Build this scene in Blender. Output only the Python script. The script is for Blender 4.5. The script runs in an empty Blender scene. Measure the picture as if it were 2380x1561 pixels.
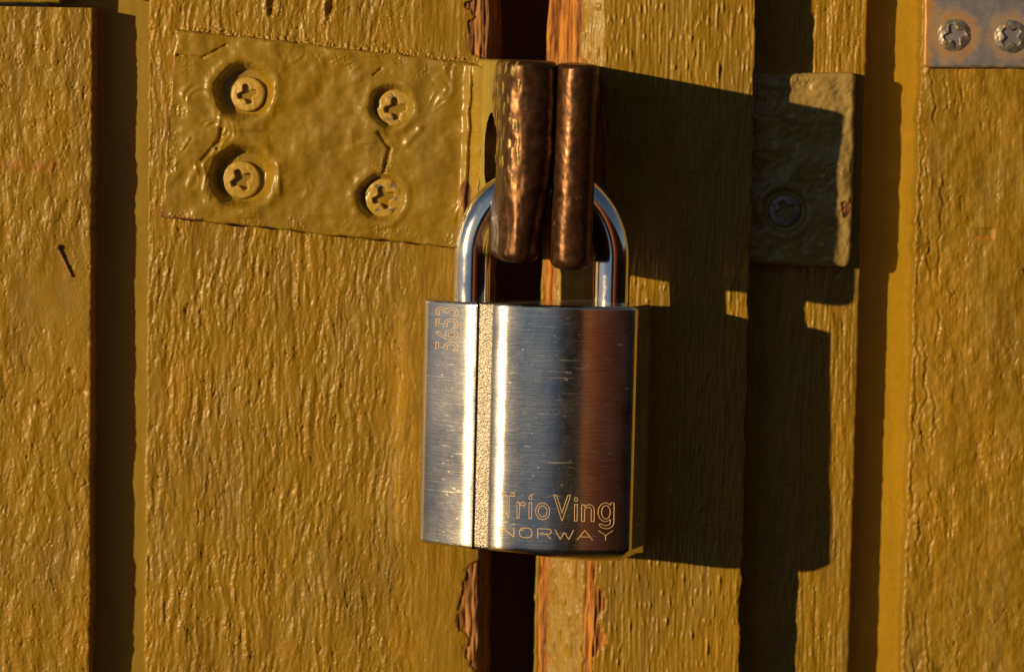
import bpy, math
import numpy as np
from mathutils import Vector

S = bpy.context.scene
COL = S.collection
U = 0.00011                      # one working unit (1/2380 of the picture width at the boards) in metres
rad = math.radians

# ------------------------------------------------------------------ camera
DIST, PITCH, ROLL = 7270.0, rad(5.5), rad(1.05)
FW = np.array([0, math.cos(PITCH), -math.sin(PITCH)])
UP0 = np.array([0, math.sin(PITCH), math.cos(PITCH)])
RT0 = np.array([1.0, 0, 0])
RT = RT0 * math.cos(ROLL) + UP0 * math.sin(ROLL) * -1 * -1
UPV = UP0 * math.cos(ROLL) - RT0 * math.sin(ROLL)
CAMP = -FW * DIST
cam = bpy.data.cameras.new('camera')
cam.sensor_width = 36
cam.lens = 36 * DIST / 2380.0
cam.clip_start, cam.clip_end = 0.01, 100
cam.dof.use_dof = True
cam.dof.focus_distance = (DIST - 235) * U
cam.dof.aperture_fstop = 13
co = bpy.data.objects.new('camera', cam)
COL.objects.link(co)
from mathutils import Matrix
m = Matrix(((RT[0], UPV[0], -FW[0], CAMP[0] * U), (RT[1], UPV[1], -FW[1], CAMP[1] * U),
            (RT[2], UPV[2], -FW[2], CAMP[2] * U), (0, 0, 0, 1)))
co.matrix_world = m
S.camera = co

def at(px, py, d=0.0):
    """point (x, z) in working units on the plane d units in front of the boards"""
    px = np.asarray(px, float); py = np.asarray(py, float); d = np.asarray(d, float)
    px, py, d = np.broadcast_arrays(px, py, d)
    r = FW[:, None] * DIST + RT[:, None] * (px.ravel() - 1190) - UPV[:, None] * (py.ravel() - 780.5)
    t = (-d.ravel() - CAMP[1]) / r[1]
    p = CAMP[:, None] + r * t
    return p[0].reshape(px.shape), p[2].reshape(px.shape)

def atx(px, py, d=0.0):
    x, z = at(px, py, d)
    return float(x)

def atz(px, py, d=0.0):
    x, z = at(px, py, d)
    return float(z)

# ------------------------------------------------------------------ sun, sky, exposure
KX, MZ = 1.22, 0.215
SUN_EL = math.atan(MZ / math.hypot(1, KX))
SUN_AZ = math.atan2(-KX, -1.0)
sun = bpy.data.lights.new('sun', 'SUN')
sun.energy = 5.0
sun.angle = rad(0.53)
sun.color = (1.0, 0.69, 0.33)
so = bpy.data.objects.new('sun', sun)
so.rotation_euler = Vector((KX, 1, -MZ)).to_track_quat('-Z', 'Y').to_euler()
so.location = (-0.6, -0.5, 0.3)
COL.objects.link(so)

W = bpy.data.worlds.new('World')
S.world = W
W.use_nodes = True
wt = W.node_tree
wn, wl = wt.nodes, wt.links
wn.clear()
def wnode(t, **k):
    n = wn.new(t)
    for a, b in k.items():
        setattr(n, a, b)
    return n
out = wnode('ShaderNodeOutputWorld')
bg = wnode('ShaderNodeBackground')
sky = wnode('ShaderNodeTexSky', sky_type='NISHITA', sun_disc=False, sun_elevation=SUN_EL, sun_rotation=SUN_AZ)
sky.dust_density = 0.2
bg.inputs[1].default_value = 0.05   # a clear evening: weak sky against the low sun
tc = wnode('ShaderNodeTexCoord')
sx = wnode('ShaderNodeSeparateXYZ')
wl.new(tc.outputs['Generated'], sx.inputs[0])
neg = wnode('ShaderNodeMath', operation='MULTIPLY'); neg.inputs[1].default_value = -1
wl.new(sx.outputs['Y'], neg.inputs[0])
az = wnode('ShaderNodeMath', operation='ARCTAN2')
wl.new(sx.outputs['X'], az.inputs[0]); wl.new(neg.outputs[0], az.inputs[1])
mr = wnode('ShaderNodeMapRange')                       # 0..1 over -180..180 degrees, 0.5 = opposite the boards
mr.inputs['From Min'].default_value = -math.pi; mr.inputs['From Max'].default_value = math.pi
wl.new(az.outputs[0], mr.inputs['Value'])
def ramp(stops, src, interp='LINEAR'):
    r = wnode('ShaderNodeValToRGB')
    r.color_ramp.interpolation = interp
    e = r.color_ramp.elements
    while len(e) > 1: e.remove(e[-1])
    for i, (p, c) in enumerate(stops):
        el = e[0] if i == 0 else e.new(p)
        el.position = p
        el.color = (*c, 1) if len(c) == 3 else c
    wl.new(src, r.inputs[0])
    return r
def dg(a): return 0.5 + a / 360.0
def g3(v): return (v, v, v)
hz = ramp([(0, g3(.03)), (dg(-60), g3(.03)), (dg(-20), g3(.045)), (dg(-9), g3(.05)), (dg(-5), g3(.34)), (dg(2), g3(.40)), (dg(7), g3(.26)),
           (dg(24), g3(.30)), (dg(50), g3(.22)), (dg(75), g3(.08)), (1, g3(.05))], mr.outputs[0])  # made-up skyline heights, shaped for what the padlock reflects
nz = wnode('ShaderNodeTexNoise'); nz.inputs['Scale'].default_value = 14; nz.inputs['Detail'].default_value = 5
wl.new(tc.outputs['Generated'], nz.inputs['Vector'])
nm = wnode('ShaderNodeMath', operation='MULTIPLY_ADD'); nm.inputs[1].default_value = 0.10; nm.inputs[2].default_value = -0.05
wl.new(nz.outputs[0], nm.inputs[0])
ha = wnode('ShaderNodeMath', operation='ADD'); wl.new(hz.outputs[0], ha.inputs[0]); wl.new(nm.outputs[0], ha.inputs[1])
df = wnode('ShaderNodeMath', operation='SUBTRACT'); wl.new(sx.outputs['Z'], df.inputs[0]); wl.new(ha.outputs[0], df.inputs[1])
ms = wnode('ShaderNodeMapRange'); ms.inputs['From Min'].default_value = -0.012; ms.inputs['From Max'].default_value = 0.012
wl.new(df.outputs[0], ms.inputs['Value'])
refl_bands = ramp([(0, (.3, .2, .1)), (dg(-105), (.9, .72, .5)), (dg(-85), (9.5, 9.1, 8.8)), (dg(-60), (10.0, 9.5, 9.2)), (dg(-40), (4.6, 5.2, 6.2)), (dg(-25), (3.9, 5.0, 6.6)), (dg(-12), (3.4, 4.7, 6.6)), (dg(-7), (2.6, 3.6, 5.2)), (dg(-4), (.3, .3, .33)),
             (dg(4), (.10, .07, .05)), (dg(7), (.2, .1, .06)), (dg(10), (9.0, 3.0, .8)), (dg(14), (5.0, 1.2, .32)), (dg(22), (2.6, .55, .16)), (dg(28), (.5, .13, .035)), (dg(45), (.15, .06, .03)), (dg(80), (.2, .13, .06)), (1, (.3, .2, .1))], mr.outputs[0])  # added unseen surroundings: bright, dark and brown bands set for the padlock's reflections
gr = wnode('ShaderNodeMapRange')                        # invented surroundings fade downwards to grade the padlock's reflections
gr.inputs['From Min'].default_value = -0.20; gr.inputs['From Max'].default_value = 0.03
gr.inputs['To Min'].default_value = 0.06; gr.inputs['To Max'].default_value = 1.0
wl.new(sx.outputs['Z'], gr.inputs['Value'])
lm = wnode('ShaderNodeMixRGB', blend_type='MULTIPLY'); lm.inputs[0].default_value = 1
wl.new(refl_bands.outputs[0], lm.inputs[1]); wl.new(gr.outputs[0], lm.inputs[2])
mx = wnode('ShaderNodeMixRGB')
wl.new(ms.outputs[0], mx.inputs[0]); wl.new(lm.outputs[0], mx.inputs[1]); wl.new(sky.outputs[0], mx.inputs[2])
wl.new(mx.outputs[0], bg.inputs[0]); wl.new(bg.outputs[0], out.inputs[0])

S.view_settings.view_transform = 'Standard'
S.view_settings.look = 'None'
S.view_settings.gamma = 1
S.view_settings.exposure = -0.18
S.render.engine = 'CYCLES'
S.cycles.max_bounces = 8
S.cycles.caustics_reflective = True
S.cycles.blur_glossy = 0.0
S.cycles.sample_clamp_indirect = 6.0
S.cycles.use_denoising = True

# ------------------------------------------------------------------ noise
def _h(ix, iy, seed):
    h = (ix.astype(np.int64) * 374761393 + iy.astype(np.int64) * 668265263 + seed * 1274126177) & 0xffffffff
    h = ((h ^ (h >> 13)) * 1274126177) & 0xffffffff
    h = h ^ (h >> 16)
    return h
def perlin(x, y, seed=0):
    x, y = np.broadcast_arrays(np.asarray(x, float), np.asarray(y, float))
    x0, y0 = np.floor(x), np.floor(y)
    fx, fy = x - x0, y - y0
    u = fx ** 3 * (fx * (fx * 6 - 15) + 10); v = fy ** 3 * (fy * (fy * 6 - 15) + 10)
    r = []
    for dx, dy in ((0, 0), (1, 0), (0, 1), (1, 1)):
        a = (_h(x0 + dx, y0 + dy, seed) & 1023) * (2 * math.pi / 1024)
        r.append(np.cos(a) * (fx - dx) + np.sin(a) * (fy - dy))
    return ((r[0] * (1 - u) + r[1] * u) * (1 - v) + (r[2] * (1 - u) + r[3] * u) * v) * 1.5
def fbm(x, y, seed=0, octv=4, gain=.5):
    s, a = 0.0, 1.0
    for i in range(octv):
        s = s + a * perlin(x * 2 ** i, y * 2 ** i, seed + 17 * i); a *= gain
    return s
def sm(a, b, x):
    t = np.clip((x - a) / (b - a), 0, 1)
    return t * t * (3 - 2 * t)

# ------------------------------------------------------------------ mesh helpers
def mesh(name, V, quads, mat, attrs=None, smooth=True, mats=None, midx=None, tris=None, sharp=None, ngons=None):
    V = np.asarray(V, np.float32)
    quads = np.asarray(quads, np.int32).reshape(-1, 4)
    loops = [quads.ravel()]
    sizes = [np.full(len(quads), 4, np.int32)]
    if tris is not None and len(tris):
        tris = np.asarray(tris, np.int32).reshape(-1, 3)
        loops.append(tris.ravel()); sizes.append(np.full(len(tris), 3, np.int32))
    for ng in (ngons or []):
        loops.append(np.asarray(ng, np.int32)); sizes.append(np.array([len(ng)], np.int32))
    lo = np.concatenate(loops); sz = np.concatenate(sizes)
    me = bpy.data.meshes.new(name)
    me.vertices.add(len(V)); me.vertices.foreach_set('co', V.ravel())
    me.loops.add(len(lo)); me.loops.foreach_set('vertex_index', lo)
    me.polygons.add(len(sz))
    st = np.concatenate([[0], np.cumsum(sz)[:-1]]).astype(np.int32)
    me.polygons.foreach_set('loop_start', st)
    me.polygons.foreach_set('loop_total', sz)
    for mm in (mats or [mat]): me.materials.append(mm)
    if midx is not None: me.polygons.foreach_set('material_index', np.asarray(midx, np.int32))
    me.update(calc_edges=True)
    me.validate()
    me.polygons.foreach_set('use_smooth', np.full(len(me.polygons), smooth))
    for k, a in (attrs or {}).items():
        at_ = me.attributes.new(k, 'FLOAT', 'POINT'); at_.data.foreach_set('value', np.asarray(a, np.float32).ravel())
    if sharp: me.set_sharp_from_angle(angle=rad(sharp))
    return me
def link(name, me, parent=None):
    o = bpy.data.objects.new(name, me)
    COL.objects.link(o)
    if parent is not None: o.parent = parent
    return o
def tag(o, label, cat, group=None, kind=None):
    if label: o['label'] = label
    if cat: o['category'] = cat
    if group: o['group'] = group
    if kind: o['kind'] = kind
    return o
def W3(x, d, z):
    """working units -> metres, d counted towards the viewer"""
    x, d, z = np.broadcast_arrays(x, d, z)
    return np.stack([x, -d, z], -1).reshape(-1, 3) * U
def grid_quads(nr, nc, wrap=False):
    i = np.arange(nr - 1)[:, None]; j = np.arange(nc if wrap else nc - 1)[None, :]
    j2 = (j + 1) % nc
    q = np.stack(np.broadcast_arrays(i * nc + j, i * nc + j2, (i + 1) * nc + j2, (i + 1) * nc + j), -1)
    return q.reshape(-1, 4)
def root(name, x, d, z):
    o = bpy.data.objects.new(name, None)
    o.empty_display_size = .01
    o.location = (x * U, -d * U, z * U)
    COL.objects.link(o)
    return o
def rel(V, parent):
    return np.asarray(V) - np.array(parent.location)[None, :]

# ------------------------------------------------------------------ materials
def newmat(name):
    mt = bpy.data.materials.new(name)
    mt.use_nodes = True
    nt = mt.node_tree
    return mt, nt, nt.nodes['Principled BSDF']
def nd(nt, t, **k):
    n = nt.nodes.new(t)
    for a, b in k.items(): setattr(n, a, b)
    return n
def tex_noise(nt, scale, detail=4, vec=(1, 1, 1), rough=.55):
    c = nd(nt, 'ShaderNodeTexCoord'); mp = nd(nt, 'ShaderNodeMapping')
    mp.inputs['Scale'].default_value = vec
    nt.links.new(c.outputs['Object'], mp.inputs['Vector'])
    n = nd(nt, 'ShaderNodeTexNoise')
    n.inputs['Scale'].default_value = scale; n.inputs['Detail'].default_value = detail; n.inputs['Roughness'].default_value = rough
    nt.links.new(mp.outputs[0], n.inputs['Vector'])
    return n.outputs[0]
def cr(nt, src, stops):
    r = nd(nt, 'ShaderNodeValToRGB'); e = r.color_ramp.elements
    while len(e) > 1: e.remove(e[-1])
    for i, (p, c) in enumerate(stops):
        el = e[0] if i == 0 else e.new(p)
        el.position = p; el.color = (*c, 1) if not isinstance(c, (int, float)) else (c, c, c, 1)
    nt.links.new(src, r.inputs[0])
    return r.outputs[0]
def mixc(nt, f, a, b, mode='MIX'):
    n = nd(nt, 'ShaderNodeMixRGB', blend_type=mode)
    for i, v in enumerate((f, a, b)):
        if isinstance(v, (int, float)): n.inputs[i].default_value = v if i == 0 else (v, v, v, 1)
        elif isinstance(v, tuple): n.inputs[i].default_value = (*v, 1)
        else: nt.links.new(v, n.inputs[i])
    return n.outputs[0]
def attr(nt, name):
    a = nd(nt, 'ShaderNodeAttribute'); a.attribute_name = name
    return a.outputs['Fac']
def bump(nt, src, strength, dist):
    b = nd(nt, 'ShaderNodeBump'); b.inputs['Strength'].default_value = strength; b.inputs['Distance'].default_value = dist
    nt.links.new(src, b.inputs['Height'])
    return b

def paint_mat(name, c1, c2, rough=.42, under=((.55, .22, .028), (.16, .06, .016)), undermetal=0.0, underrough=.7, fine=1.0, spec=.5, grey=None, fibre=(900, .035)):
    mt, nt, b = newmat(name)
    big = tex_noise(nt, 38, 4, (1.6, 1, .7))
    col = mixc(nt, cr(nt, big, [(.32, 0), (.68, 1)]), c1, c2)
    if grey: col = mixc(nt, cr(nt, tex_noise(nt, 95, 5, (1.3, 1, .35), .65), [(.50, 0), (.70, .75)]), col, grey)
    sp = tex_noise(nt, 1500, 3, (1, 1, .5))
    col = mixc(nt, .28, col, cr(nt, sp, [(.3, .72), (.7, 1.28)]), 'MULTIPLY')
    st = tex_noise(nt, 240, 5, (1, 1, .06))
    col = mixc(nt, .30, col, cr(nt, st, [(.35, .58), (.65, 1.22)]), 'MULTIPLY')
    grain = tex_noise(nt, fibre[0], 5, (1, 1, fibre[1]))
    ucol = mixc(nt, cr(nt, grain, [(.40, 0), (.60, 1)]), under[1], under[0])
    w = attr(nt, 'wear')
    nt.links.new(mixc(nt, w, col, ucol), b.inputs['Base Color'])
    rn = tex_noise(nt, 420, 4)
    r = cr(nt, rn, [(.3, rough - .07), (.7, rough + .12)])
    ur = cr(nt, tex_noise(nt, 700, 5), [(.3, underrough - .12), (.7, underrough + .12)])
    nt.links.new(mixc(nt, w, r, ur), b.inputs['Roughness'])
    b.inputs['Specular IOR Level'].default_value = spec
    if undermetal:
        mm = nd(nt, 'ShaderNodeMath', operation='MULTIPLY'); mm.inputs[1].default_value = undermetal
        nt.links.new(w, mm.inputs[0]); nt.links.new(mm.outputs[0], b.inputs['Metallic'])
    f = tex_noise(nt, 2600, 4, (1, 1, .35))
    g2 = mixc(nt, w, f, grain)
    bp = bump(nt, g2, .42 * fine, .00011)
    nt.links.new(bp.outputs[0], b.inputs['Normal'])
    return mt

OCHRE = ((.35, .20, .009), (.255, .162, .012))
M_board = paint_mat('ochre_board_paint', *OCHRE, spec=.42, rough=.40, grey=(.27, .19, .042))
M_boardg = paint_mat('ochre_board_paint_greyed_edge', *OCHRE, spec=.42, rough=.40, grey=(.27, .19, .042), under=((.40, .185, .05), (.12, .05, .018)))
M_plate = paint_mat('ochre_metal_paint', (.325, .205, .014), (.255, .170, .016), rough=.32, under=((.30, .11, .035), (.06, .025, .012)), underrough=.75, fine=.5, grey=(.29, .21, .05))
M_khaki = paint_mat('khaki_metal_paint', (.36, .265, .085), (.30, .225, .08), rough=.24, under=((.30, .11, .035), (.06, .025, .012)), underrough=.75, fine=.5)
M_loop = paint_mat('worn_hasp', (.38, .30, .045), (.31, .24, .04), rough=.38, under=((.125, .058, .025), (.070, .033, .015)), undermetal=.7, underrough=.35, fine=.4, fibre=(520, .7))
M_strip = paint_mat('yellow_strip_paint', (.42, .255, .004), (.38, .235, .004), rough=.5, fine=.25)
M_strip2 = paint_mat('ochre_strip_paint', (.29, .20, .008), (.26, .18, .008), rough=.5, fine=.25)
M_dark = paint_mat('bare_dark_wood', (.24, .085, .03), (.12, .045, .018), rough=.8)

def metal_screw(name, paint, metal, rough, metalness):
    mt, nt, b = newmat(name)
    w = attr(nt, 'wear')
    n = tex_noise(nt, 900, 5)
    m2 = mixc(nt, cr(nt, n, [(.35, 0), (.65, 1)]), tuple(c * .55 for c in metal), metal)
    n2 = tex_noise(nt, 1500, 4)
    p2 = mixc(nt, .35, paint, cr(nt, n2, [(.3, .6), (.7, 1.3)]), 'MULTIPLY')
    nt.links.new(mixc(nt, w, p2, m2), b.inputs['Base Color'])
    mm = nd(nt, 'ShaderNodeMath', operation='MULTIPLY'); mm.inputs[1].default_value = metalness
    nt.links.new(w, mm.inputs[0]); nt.links.new(mm.outputs[0], b.inputs['Metallic'])
    b.inputs['Roughness'].default_value = rough
    bp = bump(nt, n2, .5, .00015); nt.links.new(bp.outputs[0], b.inputs['Normal'])
    return mt
M_screw = metal_screw('painted_screw', (.46, .31, .055), (.34, .30, .25), .42, .5)
M_zscrew = metal_screw('zinc_screw', (.26, .19, .10), (.36, .34, .33), .45, .7)

def zinc():
    mt, nt, b = newmat('zinc_plate')
    st = attr(nt, 'wear')                                 # ochre staining
    n = tex_noise(nt, 500, 5, (1, 1, .8))
    c = mixc(nt, cr(nt, n, [(.3, 0), (.7, 1)]), (.37, .37, .47), (.53, .51, .57))
    n2 = tex_noise(nt, 300, 4)
    s = mixc(nt, cr(nt, n2, [(.3, 0), (.7, 1)]), (.42, .22, .055), (.50, .31, .11))
    nt.links.new(mixc(nt, st, c, s), b.inputs['Base Color'])
    mm = nd(nt, 'ShaderNodeMath', operation='MULTIPLY_ADD'); mm.inputs[1].default_value = -.6; mm.inputs[2].default_value = .8
    nt.links.new(st, mm.inputs[0]); nt.links.new(mm.outputs[0], b.inputs['Metallic'])
    b.inputs['Roughness'].default_value = .42
    bp = bump(nt, tex_noise(nt, 1400, 4, (.3, 1, 1)), .4, .00015); nt.links.new(bp.outputs[0], b.inputs['Normal'])
    return mt
M_zinc = zinc()

def brushed():
    mt, nt, b = newmat('brushed_steel')
    b.inputs['Metallic'].default_value = 1
    n = tex_noise(nt, 1100, 4, (.09, .09, 3.0))
    blot = tex_noise(nt, 110, 5)
    c = mixc(nt, cr(nt, blot, [(.3, 0), (.7, 1)]), (.70, .69, .68), (.84, .82, .80))
    sc = tex_noise(nt, 1500, 2, (.10, .10, 3))
    c = mixc(nt, .28, c, cr(nt, sc, [(.36, .55), (.5, 1.0), (.64, 1.1)]), 'MULTIPLY')
    nt.links.new(c, b.inputs['Base Color'])
    r = cr(nt, tex_noise(nt, 160, 5), [(.3, .11), (.7, .17)])
    nt.links.new(r, b.inputs['Roughness'])
    b.inputs['Anisotropic'].default_value = .85          # brushed across, so lights smear upright
    b.inputs['Anisotropic Rotation'].default_value = .25
    tg = nd(nt, 'ShaderNodeTangent', direction_type='RADIAL', axis='Z'); nt.links.new(tg.outputs[0], b.inputs['Tangent'])
    s2 = tex_noise(nt, 2600, 3)
    bp0 = bump(nt, s2, .10, .0001)
    bp = bump(nt, n, .22, .0001); nt.links.new(bp0.outputs[0], bp.inputs['Normal'])
    nt.links.new(bp.outputs[0], b.inputs['Normal'])
    # worn, scuffed areas: the same metal with a dull finish
    b2 = nd(nt, 'ShaderNodeBsdfPrincipled'); b2.inputs['Metallic'].default_value = 1
    nt.links.new(c, b2.inputs['Base Color']); b2.inputs['Roughness'].default_value = .46
    bp2 = bump(nt, tex_noise(nt, 1900, 4, (.25, .25, 1.6)), .8, .00022); nt.links.new(bp2.outputs[0], b2.inputs['Normal'])
    f1 = cr(nt, tex_noise(nt, 75, 6, (1, 1, .8), .7), [(.36, .01), (.75, .20)])
    f2 = cr(nt, tex_noise(nt, 1500, 2, (.055, .055, 1.4)), [(.67, 0), (.72, .30)])
    f3 = cr(nt, tex_noise(nt, 420, 2, (.9, .9, 3.0)), [(.70, 0), (.73, .35)])
    f = mixc(nt, 1.0, mixc(nt, 1.0, f1, f2, 'ADD'), f3, 'ADD')
    ms = nd(nt, 'ShaderNodeMixShader'); nt.links.new(f, ms.inputs[0]); nt.links.new(b.outputs[0], ms.inputs[1]); nt.links.new(b2.outputs[0], ms.inputs[2])
    nt.links.new(ms.outputs[0], nt.nodes['Material Output'].inputs[0])
    return mt
M_steel = brushed()
def stipple():
    mt, nt, b = newmat('cast_groove')
    b.inputs['Metallic'].default_value = 1
    b.inputs['Base Color'].default_value = (.40, .37, .35, 1)
    b.inputs['Roughness'].default_value = .36
    bp = bump(nt, tex_noise(nt, 2200, 3), .75, .00042); nt.links.new(bp.outputs[0], b.inputs['Normal'])
    return mt
M_stip = stipple()
def chrome():
    mt, nt, b = newmat('polished_shackle')
    b.inputs['Metallic'].default_value = 1
    b.inputs['Base Color'].default_value = (.90, .90, .92, 1)
    r = cr(nt, tex_noise(nt, 260, 5), [(.35, .06), (.7, .17)])
    nt.links.new(r, b.inputs['Roughness'])
    bp = bump(nt, tex_noise(nt, 1200, 3, (1, 1, .25)), .06, .0001); nt.links.new(bp.outputs[0], b.inputs['Normal'])
    return mt
M_chrome = chrome()
def engraved():
    mt, nt, b = newmat('engraved_line')
    b.inputs['Metallic'].default_value = .35
    b.inputs['Base Color'].default_value = (.80, .56, .30, 1)
    b.inputs['Roughness'].default_value = .6
    return mt
M_engr = engraved()
def rusty():
    mt, nt, b = newmat('rusty_nail')
    c = mixc(nt, cr(nt, tex_noise(nt, 900, 4), [(.3, 0), (.7, 1)]), (.22, .09, .025), (.42, .23, .06))
    nt.links.new(c, b.inputs['Base Color']); b.inputs['Roughness'].default_value = .75
    return mt
M_rust = rusty()

# ------------------------------------------------------------------ boards
ZT, ZB = 1700.0, -1700.0
def zrows(step=2.3, top=860, bot=-860, zt=ZT, zb=ZB):
    mid = np.arange(bot, min(top, zt) + .1, step)
    lo = np.arange(zb, bot, 30.0)
    hi = np.arange(mid[-1] + 30, zt + 1, 30.0) if zt > top else np.array([])
    z = np.concatenate([lo, mid, hi])
    if z[-1] < zt: z = np.append(z, zt)
    return z
def profile(pts, r, step=2.2, xlim=(-1270, 1270)):
    """round the inner corners of an open polyline of (x, d) and resample it"""
    P = [np.array(p, float) for p in pts]
    o = [P[0]]
    for i in range(1, len(P) - 1):
        a, b, c = P[i - 1], P[i], P[i + 1]
        u = (a - b) / np.linalg.norm(a - b); v = (c - b) / np.linalg.norm(c - b)
        for t in np.linspace(0, 1, 7):
            o.append((b + u * r) * (1 - t) ** 2 + 2 * b * t * (1 - t) + (b + v * r) * t ** 2)
    o.append(P[-1])
    o = np.array(o)
    seg = np.linalg.norm(np.diff(o, axis=0), axis=1); s = np.concatenate([[0], np.cumsum(seg)])
    q = [0.0]
    while q[-1] < s[-1]:
        x = np.interp(q[-1], s, o[:, 0])
        q.append(q[-1] + (step if xlim[0] < x < xlim[1] else 30.0))
    q[-1] = s[-1]
    q = np.array(q)
    X = np.interp(q, s, o[:, 0]); D = np.interp(q, s, o[:, 1])
    tx, td = np.gradient(X), np.gradient(D)
    L = np.hypot(tx, td) + 1e-9
    return q, X, D, -td / L, tx / L                       # normal points to the viewer for left-to-right profiles

def crackle(x, z, seed, fine=1.0, cell=13.0, lng=48.0, amp=3.0, slant=0.0):
    """cracked, flaking paint: flat flakes with jagged upright step edges, thin cracks and small ridges"""
    wx = fbm(x / 110, z / 170, seed + 3, 3) * 9 + perlin(x / 30, z / 6.5, seed + 6) * 1.8 + perlin(x / 20, z / 17, seed + 7) * 2.4
    xs = x + wx + slant * z
    zz = z + perlin(x / 6, z / 40, seed + 5) * 16
    n1 = perlin(xs / (cell * 1.5), zz / (lng * 2.6), seed) + .40 * perlin(xs / (cell * .7), zz / (lng * 1.1), seed + 1)
    t = n1 * 2.3
    fl = np.floor(t); fr = t - fl
    terr = fl + sm(.36, .64, fr)
    n2 = perlin(xs / (cell * 1.1), zz / (lng * 2.1), seed + 2)
    on = sm(-.1, .35, perlin(xs / (cell * 2.5), zz / (lng * .9), seed + 9))
    crack = np.exp(-(n2 / .048) ** 2) * on
    ridge = np.exp(-((n2 - .22) / .07) ** 2) * on
    n3 = perlin(xs / (cell * .42), zz / (lng * .30), seed + 4)
    big = perlin(xs / (cell * 2.6), zz / (lng * 1.2), seed + 8)
    h = terr * .62 - crack * 2.3 + ridge * .40 + n3 * .12 + big * .45
    return h * amp * .88

def board(name, pts, r, disp, mat, label, cat, zt=ZT, zb=ZB, step=2.2, group=None, zst=2.3, lean=None):
    q, X, D, nx, ndd = profile(pts, r, step)
    z = zrows(zst, zt=zt, zb=zb)
    Xg, Zg = np.meshgrid(X, z); Dg = np.meshgrid(D, z)[0]
    Sg = np.meshgrid(q, z)[0]
    h, wear = disp(Xg, Dg, Zg, Sg)
    px_ = Xg + nx[None, :] * h; pd_ = Dg + ndd[None, :] * h
    V = W3(px_, pd_, Zg)
    nr, nc = Xg.shape
    Q = grid_quads(nr, nc)
    rings = [list(range(nc))[::-1], [(nr - 1) * nc + j for j in range(nc)]]
    o = root(name, float(X.mean()), float(D.min()), zb)
    me = mesh(name, V - np.array(o.location), Q, mat, {'wear': wear}, ngons=rings)
    bpy.data.objects.remove(o)
    ob = link(name, me)
    ob.location = (float(X.mean()) * U, -float(D.min()) * U, zb * U)
    tag(ob, label, cat, group)
    return ob

PYM = 780
xA = atx(213, PYM); xB0 = atx(341, PYM); xB1 = atx(1124, PYM)
xC1 = atx(1738, PYM); xE1 = atx(1996, PYM, -115); xF0 = atx(2119, PYM, -95)
zpx = lambda py, px=1190, d=0: atz(px, py, d)

def dispA(x, d, z, s):
    h = crackle(x, z, 11, cell=15, lng=24, amp=1.9)
    smooth = np.exp(-(((x - (xA - 90)) / 120) ** 2 + ((z - zpx(690, 100)) / 95) ** 2))
    smooth = np.maximum(smooth, .8 * np.exp(-(((x - (xA - 30)) / 80) ** 2 + ((z - zpx(760, 150)) / 160) ** 2)))
    h = h * (1 - .9 * smooth) + fbm(x / 150, z / 220, 12, 3) * 3
    # a scraped, stained line across the board
    st = np.exp(-((z - zpx(385, 60) - 4 * perlin(x / 40, 0, 3)) / 12) ** 2) * sm(xA - 40, xA - 110, x)
    wear = st * sm(-.7, .2, perlin(x / 30, z / 6, 77)) * .85
    for (cx, cy, rr) in ((190, 910, 9), (165, 860, 6), (92, 935, 6)):
        X0, Z0 = at(cx, cy); h = h - 6 * np.exp(-(((x - X0) / rr) ** 2 + ((z - Z0) / rr) ** 2))
    edge = sm(9, 0, np.abs(x - xA)) * perlin(z / 18, 0.5, 4) * 1.5
    return h + edge, wear
A = board('wooden_board', [(-2300, -210), (-2300, 0), (xA, 0), (xA - 2, -205)], 7, dispA, M_board,
          'ochre painted board at the far left with a rusty nail lying on it', 'board', zt=zpx(17, 120))

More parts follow.
